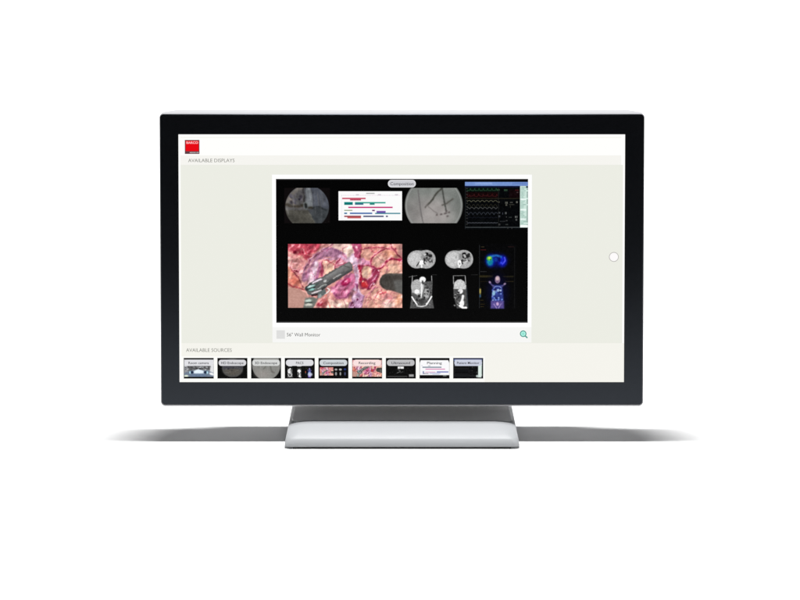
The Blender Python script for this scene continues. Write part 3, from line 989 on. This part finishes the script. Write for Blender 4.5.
def pet():
    c = Canvas(478.6, 243.6, 516.5, 309, 4, (2, 2, 3))
    c.rect(479.3, 245, 479.7, 308, (58, 60, 62), 0.25, 0.9)
    c.rect(514.4, 247, 514.8, 308, (30, 30, 30), 0.25, 0.9)
    c.rect(481, 246.6, 484.2, 247.3, (62, 54, 34), 0.3, 0.9)
    c.rect(480.6, 249.6, 486, 250.2, (84, 20, 26), 0.3, 0.9)
    c.rect(508, 246.6, 514, 247.1, (56, 30, 30), 0.3, 0.8)
    c.rect(480.4, 271.4, 486.6, 271.9, (60, 60, 62), 0.3, 0.9)
    c.rect(479.4, 275.4, 493, 277.4, (52, 46, 22), 0.7, 0.8)
    c.rect(503, 276, 513.6, 277.2, (44, 40, 22), 0.6, 0.8)
    c.rect(505, 281.2, 513.6, 281.8, (62, 52, 28), 0.4, 0.8)
    c.rect(480, 281.4, 491, 281.8, (52, 40, 16), 0.4, 0.7)
    c.rect(479.8, 289, 480.9, 297, (128, 116, 60), 0.6, 0.9)
    c.ell(480.3, 291, 0.8, 2.4, (200, 180, 96), 0, 0.6, 0.8)
    c.ell(480.3, 296, 0.7, 1.5, (40, 90, 150), 0, 0.6, 0.8)
    for y in (300, 304, 306.4):
        c.rect(480.4, y, 483.6 + (y % 3), y + 0.5, (70, 58, 26), 0.3, 0.8)
    # upper glow
    c.ell(496.5, 260.6, 9.5, 6.4, (4, 8, 96), 0, 4.5, 0.95)
    c.ell(490.3, 260.6, 4.5, 6, (6, 46, 180), 0, 2.2, 0.9)
    c.ell(502.6, 261.2, 4.2, 5.4, (16, 30, 200), 0, 2.2, 0.85)
    c.stroke([(491, 256.6), (496, 255.6), (501, 257)], 2.2, (36, 110, 190), 0.9, 0.9)
    c.ell(490, 261.5, 3, 4, (20, 140, 150), 0, 1.4, 0.9)
    c.ell(489.4, 258.4, 2.7, 2.2, (96, 196, 60), 0, 0.8, 0.95)
    c.ell(489.4, 258.0, 1.3, 1.0, (206, 226, 70), 0, 0.6, 0.95)
    c.ell(490.6, 259.8, 0.6, 0.6, (20, 90, 60), 0, 0.3, 0.9)
    c.ell(496, 259.6, 1.6, 2, (10, 60, 150), 0, 0.8, 0.8)
    c.ell(499.4, 259.6, 1.1, 2.4, (6, 6, 60), 0, 0.8, 0.8)
    c.stroke([(504.6, 257.6), (505, 261), (502.6, 264)], 1.2, (86, 90, 240), 0.6, 0.9)
    c.ell(501.4, 263, 1.2, 1, (60, 76, 230), 0, 0.6, 0.9)
    # whole body figure
    c.ell(497.6, 292, 10, 17, (3, 4, 40), 0, 5, 0.9)
    c.poly([(493, 285), (502.4, 285), (503.6, 298), (503.8, 308.4), (491, 308.4), (491.6, 297)], (44, 56, 130), 1.0)
    c.stroke([(494, 286.5), (491.4, 284.4), (489.6, 281.8)], 1.5, (84, 78, 130), 0.6, 0.9)
    c.stroke([(501.4, 286.5), (503.8, 285), (505.4, 283.6)], 1.5, (84, 78, 130), 0.6, 0.9)
    c.ell(490, 282.4, 1.2, 1.0, (150, 130, 160), 30, 0.5, 0.9)
    c.ell(504.8, 284, 1.2, 0.9, (160, 136, 160), -30, 0.5, 0.9)
    c.ell(497.6, 279.6, 2.6, 3.8, (146, 122, 150), 0, 0.6)
    c.ell(497.6, 278.6, 1.7, 2.0, (214, 186, 188), 0, 0.7, 0.9)
    c.ell(497.6, 281.6, 1.2, 1.0, (110, 84, 120), 0, 0.5, 0.8)
    c.stroke([(494, 288.5), (495.5, 286.6), (499.6, 286.6), (501.4, 288.5)], 0.8, (132, 152, 210), 0.4, 0.9)
    c.ell(495.4, 290.4, 1.3, 2.0, (16, 18, 62), 0, 0.5, 0.8)
    c.ell(500.4, 290.4, 1.2, 2.0, (16, 18, 62), 0, 0.5, 0.8)
    for k in range(30):
        x, y = 492.4 + RNG.random() * 10, 290 + RNG.random() * 12
        c.ell(x, y, 0.5 + 0.6 * RNG.random(), 0.6 + 0.6 * RNG.random(), [(126, 156, 226), (24, 30, 92), (176, 196, 236), (66, 86, 172)][k % 4], RNG.random() * 180, 0.4, 0.8)
    c.ell(493.8, 293.4, 1.6, 2, (150, 196, 220), 0, 0.6, 0.9)
    c.ell(498.2, 290.4, 1.4, 1.4, (170, 196, 230), 0, 0.6, 0.9)
    c.poly([(491, 301), (504, 301), (504.2, 308.4), (490.8, 308.4)], (104, 84, 150), 1.2, 0.8)
    c.ell(497.6, 304, 1.4, 1.6, (214, 176, 216), 0, 0.6, 0.9)
    c.stroke([(494, 304), (496.6, 308)], 0.9, (170, 146, 200), 0.5, 0.8)
    c.stroke([(501.2, 304), (498.6, 308)], 0.9, (170, 146, 200), 0.5, 0.8)
    c.grain(0.9, 24, np.clip(c.lum() * 1.5, 0, 1))
    c.grain(1.4, 5)
    return c


SURG, ROOM, SCOPE, CHART, VIT = surgery(), scope_room(), scope_light(), chart(), vitals()
AX0, AX1, COR, SAG, PET = ct_axial(421.4, 0), ct_axial(459, 1), ct_coronal(), ct_sagittal(), pet()

# the screen itself: page colours
f = Flat()
SCX0, SCX1, SCY0, SCY1 = 178.95, 624.55, 134.45, 382.15
f.rect(SCX0, SCY0, SCX1, SCY1, (255, 255, 253), 0)
f.rect(181.2, 136.9, 620.8, 138.1, (246, 246, 242), 1)
f.rect(181.0, 155.4, 620.9, 164.9, (246, 245, 240), 1)
f.rect(181.0, 164.9, 622.6, 343.2, (236, 237, 228), 1)
f.rect(181.0, 343.2, 624.55, 357.0, (245, 244, 237), 1)
f.rect(181.0, 357.0, 624.55, 379.6, (247, 246, 240), 1)
f.rect(484.8, 357.0, 624.55, 382.15, (245, 244, 237), 2)
f.rect(181.0, 356.4, 485.0, 382.15, (252, 252, 249), 2)
screen = f.build('screen', mon, PLOC + Vector((0, 0.0, 0)), PROT)
for v in screen.data.vertices:
    v.co.y += 0.0006
LIFT = 0.0006


def put(flat, name, label=None):
    o = flat.build(name, screen, (0, LIFT, 0))
    if label:
        o['label'] = label
    return o


# red square mark
f = Flat()
f.rect(185.3, 140.0, 199.9, 154.0, (96, 60, 66), 3)
f.rect(186.1, 140.7, 199.2, 151.2, (232, 8, 20), 4)
f.text('BARCO', 186.9, 198.6, 143.8, 2.4, (255, 196, 200), 5, 0.02)
f.text('NEXXIS OR', 190.2, 199.3, 153.2, 1.2, (230, 226, 226), 5, 0.01)
put(f, 'logo_tile')
f = Flat()
f.text('AVAILABLE DISPLAYS', 188.6, 234.9, 162.2, 3.7, (126, 126, 120), 3)
put(f, 'heading')
f = Flat()
f.text('AVAILABLE SOURCES', 185.6, 231.4, 351.9, 3.7, (126, 126, 120), 3)
put(f, 'heading')

# composition window
f = Flat()
f.rect(272.2, 174.7, 531.7, 342.6, (255, 255, 255), 2)
f.rect(272.2, 327.2, 531.7, 342.6, (247, 247, 245), 3)
f.rect(276.1, 179.0, 527.9, 322.8, (1, 1, 1), 3)
f.rect(276.1, 321.4, 527.9, 322.8, (40, 40, 40), 4)
f.rect(276.1, 179.0, 527.9, 180.4, (22, 22, 22), 4)
f.rect(276.2, 330.3, 284.7, 338.8, (223, 223, 222), 4)
f.text('56" Wall Monitor', 286.6, 320.2, 336.4, 3.6, (66, 66, 66), 4)
put(f, 'composition_window')
for cv, nm in ((ROOM, 'dark_endoscope_view'), (SCOPE, 'grey_endoscope_view'), (CHART, 'schedule_chart'), (VIT, 'vital_signs_view'), (SURG, 'surgery_view'),
               (AX0, 'axial_scan'), (AX1, 'axial_scan'), (COR, 'coronal_scan'), (SAG, 'sagittal_scan'), (PET, 'body_scan')):
    f = Flat()
    f.raster(cv, 5)
    put(f, nm)
f = Flat()
f.pill(388.0, 179.9, 415.7, 187.4, 3.6, (236, 236, 238), 7)
f.pill(388.6, 180.5, 415.1, 186.8, 3.1, (206, 206, 211), 8)
f.text('Composition', 390.3, 413.6, 185.2, 3.1, (84, 84, 88), 9, 0.01)
put(f, 'title_pill')

# magnifier
f = Flat()
f.disc(523.4, 333.8, 3.3, (70, 150, 138), 4)
f.disc(523.4, 333.8, 2.35, (178, 246, 230), 5)
f.bar(525.4, 335.9, 527.7, 338.0, 1.3, (70, 150, 138), 5)
f.bar(522.0, 333.8, 524.8, 333.8, 0.5, (110, 200, 186), 6)
f.bar(523.4, 332.4, 523.4, 335.2, 0.5, (110, 200, 186), 6)
put(f, 'magnifier_icon')

# round scroll button at the right edge
f = Flat()
f.disc(613.9, 257.0, 4.9, (186, 184, 180), 4)
f.disc(613.9, 257.0, 4.2, (253, 251, 251), 5)
put(f, 'round_button')


# ---- source thumbnails
def thumb(x, label, pill, kind, note):
    c = Canvas(x, 358.0, x + 30.1, 378.6, 4, (2, 2, 2))
    if kind == 'theatre':
        c.rect(x + 0.4, 359.6, x + 30, 377, (150, 152, 156), 0.3)
        c.rect(x + 0.4, 359.6, x + 30, 366, (224, 224, 228), 0.6)
        c.poly([(x + 4, 366), (x + 28, 365.6), (x + 28, 370), (x + 4, 371)], (92, 92, 94), 0.8)
        c.poly([(x + 27, 362), (x + 30, 362), (x + 30, 377), (x + 26, 374)], (228, 228, 230), 0.8)
        for k in range(34):
            c.ell(x + 1 + RNG.random() * 26, 366 + RNG.random() * 5, 0.5 + 0.7 * RNG.random(), 0.6, [(30, 30, 34), (150, 150, 152), (210, 214, 218), (66, 64, 66)][k % 4], 0, 0.4, 0.8)
        c.poly([(x + 0.4, 373), (x + 8, 370.5), (x + 24, 370.5), (x + 30, 373), (x + 30, 377), (x + 0.4, 377)], (112, 126, 146), 0.8)
        c.ell(x + 15, 372.4, 5.4, 2.8, (232, 244, 254), 0, 0.7)
        c.rect(x + 8, 373.6, x + 22, 377, (104, 122, 148), 0.9)
        for dx in (8.4, 21.6):
            c.ell(x + dx, 372.4, 1.5, 1.2, (26, 40, 66), 0, 0.5)
        for dx in (6.3, 23.6):
            c.ell(x + dx, 372.6, 0.7, 1.4, (180, 226, 240), 0, 0.4)
        c.ell(x + 2.5, 376, 2, 1, (230, 240, 220), 0, 0.6)
        c.ell(x + 28, 374, 2.4, 1.2, (246, 246, 248), 20, 0.6)
        c.grain(0.8, 20)
        c.rect(x - 1, 357, x + 31, 359.5, (2, 2, 2), 0.2)
        c.rect(x - 1, 376.9, x + 31, 379, (2, 2, 2), 0.3)
    elif kind == 'dark_scope':
        c.ell(x + 15.2, 368, 10.6, 9.4, (78, 78, 78), 0, 0.8)
        c.ell(x + 15.2, 371.5, 8, 4, (86, 82, 76), 0, 2)
        c.rect(x + 6, 366, x + 25, 369, (62, 62, 72), 1.0, 0.7)
        for k in range(18):
            c.ell(x + 7 + RNG.random() * 16, 366 + RNG.random() * 7, 0.8, 0.5, [(48, 48, 52), (104, 102, 100)][k % 2], 0, 0.5, 0.7)
        c.rect(x - 1, 377, x + 31, 379, (2, 2, 2), 0.3)
        c.grain(0.9, 14)
    elif kind == 'light_scope':
        c.ell(x + 15.2, 365.5, 14.2, 14.6, (136, 136, 132), 0, 0.6)
        c.ell(x + 12, 374, 7, 4, (150, 146, 142), 0, 3)
        c.stroke([(x + 19, 366), (x + 21, 372)], 1.2, (106, 108, 102), 0.6, 0.9)
        c.stroke([(x + 15, 366), (x + 12.6, 369)], 1.2, (108, 110, 104), 0.6, 0.9)
        c.ell(x + 21.6, 372, 2.2, 1, (112, 108, 104), 30, 0.6, 0.8)
        c.stroke([(x + 9.4, 365), (x + 10.6, 377)], 0.5, (160, 160, 156), 0.4, 0.8)
        c.grain(0.9, 12)
    elif kind == 'scans':
        c.paste(AX0, x + 2.4, 362.2, x + 8.4, 367)
        c.paste(AX1, x + 11, 362.2, x + 18, 367)
        c.paste(COR, x + 2.2, 367.6, x + 8.6, 377.4)
        c.paste(SAG, x + 12, 368, x + 19.4, 377.4)
        c.paste(PET, x + 20.6, 359, x + 29, 377.6)
        c.ell(x + 25.4, 374.5, 2.3, 1.8, (176, 180, 196), 0, 0.8, 0.9)
        c.ell(x + 25, 370, 0.8, 1.6, (90, 96, 140), 0, 0.6, 0.9)
        c.ell(x + 20.8, 372, 0.4, 0.9, (160, 70, 60), 0, 0.3, 0.9)
        c.img = np.clip(c.img * 1.2, 0, 255)
    elif kind == 'composition':
        c.paste(SURG, x + 1.5, 367.4, x + 15, 375.4)
        c.img = np.clip(c.img * 1.04, 0, 255)
        for dx, y, rx, ry, col in ((17.6, 369.6, 1.4, 1, 190), (22, 369.6, 1.5, 1, 200), (17.6, 373.8, 1, 1.8, 170), (22, 373.8, 0.8, 1.8, 180)):
            c.ell(x + dx, y, rx, ry, (col, col, col), 0, 0.4, 0.9)
        c.ell(x + 26.6, 369.4, 1.3, 1, (36, 60, 140), 0, 0.6, 0.9)
        c.ell(x + 26.6, 373.8, 0.9, 1.8, (74, 80, 120), 0, 0.5, 0.9)
    elif kind == 'surgery':
        c.paste(SURG, x + 0.4, 360.2, x + 29.8, 376.7)
        c.rect(x + 0.4, 360, x + 29.8, 366.6, (248, 214, 210), 0.8, 0.75)
    elif kind == 'ultrasound':
        c.rect(x + 12, 366.6, x + 18, 368.8, (244, 244, 244), 0.3)
        c.stroke([(x + 12.4, 369.6), (x + 14.4, 371.4), (x + 11.4, 373)], 0.8, (120, 120, 120), 0.4, 0.8)
        c.stroke([(x + 14.6, 372.6), (x + 17, 372)], 0.6, (84, 84, 84), 0.4, 0.8)
        for k in range(30):
            c.ell(x + 3 + RNG.random() * 24, 367 + RNG.random() * 8, 0.35, 0.35, (56, 56, 56), 0, 0.3, 0.7)
        c.rect(x + 1.6, 376.2, x + 21.5, 376.7, (128, 128, 128), 0.3, 0.8)
        c.rect(x + 23.2, 374.4, x + 28, 376.8, (176, 176, 176), 0.4, 0.9)
    elif kind == 'plan':
        c.poly([(x + 1.2, 360.2), (x + 28.8, 360.2), (x + 30, 363), (x + 30, 375.2), (x + 0.2, 375.2), (x + 0.2, 363)], (250, 250, 252), 0.4)
        b = lambda a, y, d, e, col: c.rect(x + a, y, x + d, e, col, 0.3, 0.85)
        b(3, 366.8, 22, 367.8, (70, 90, 112)); b(8.6, 365.6, 11, 366.2, (150, 150, 160)); b(2, 365.4, 3, 366, (170, 170, 190))
        b(6, 368.8, 25.6, 369.6, (206, 84, 150)); b(3.2, 371.2, 4.6, 374, (120, 130, 170)); b(6, 371.8, 16, 372.4, (206, 120, 170)); b(17.4, 371.4, 29, 372.6, (96, 104, 176))
        b(4, 373.2, 9, 373.9, (96, 90, 110)); b(10, 373, 21, 373.6, (120, 132, 190)); b(13, 374.2, 20, 374.7, (170, 180, 210))
        c.rect(x + 23.6, 375.4, x + 27, 376.2, (170, 180, 176), 0.4, 0.9)
    elif kind == 'vitals':
        c.paste(VIT, x + 0.5, 359.6, x + 29, 376.6)
        c.img = c.img * 0.8
        c.rect(x + 1.6, 359.4, x + 28.6, 366, (204, 210, 226), 0.5, 0.95)
        c.rect(x + 0.4, 358.5, x + 29.6, 359.6, (60, 70, 120), 0.4, 0.8)
        c.rect(x + 25, 364.5, x + 28.4, 377.6, (226, 240, 234), 0.4, 0.95)
        c.ell(x + 24.2, 376.2, 1.3, 1.3, (200, 214, 210), 0, 0.5, 0.9)
        c.rect(x - 1, 377.6, x + 31, 379, (2, 4, 8), 0.3)
    f = Flat()
    f.raster(c, 4)
    if pill:
        f.pill(x + 1.2, 359.7, x + 28.8, 365.9, 2.8, pill, 6)
    sx = min(len(label) * 0.93, 11.2)
    f.text(label, x + 15 - sx, x + 15 + sx, 364.2, 2.6, (66, 66, 72), 7, 0.012)
    put(f, 'source_thumbnail', note)


for k, (label, pill, kind, note) in enumerate((('Room camera', (226, 226, 230), 'theatre', 'thumbnail of a bright room with a pale table'), ('HD Endoscope', (214, 214, 218), 'dark_scope', 'thumbnail with a dark round endoscope view'), ('3D Endoscope', (214, 216, 214), 'light_scope', 'thumbnail with a pale grey round endoscope view'),
                                         ('PACS', (222, 222, 226), 'scans', 'thumbnail with a row of small body scans on black'), ('Composition', (206, 212, 216), 'composition', 'thumbnail of the whole composition with small surgery picture'), ('Recording', (250, 226, 224), 'surgery', 'thumbnail filled by the pink surgery picture'),
                                         ('Ultrasound', (190, 190, 192), 'ultrasound', 'mostly black thumbnail with a small white patch'), ('Planning', None, 'plan', 'white thumbnail of a schedule with coloured bars'), ('Patient Monitor', (204, 209, 224), 'vitals', 'black thumbnail of waveforms with a pale right strip'))):
    thumb(183.15 + 33.77 * k, label, pill, kind, note)
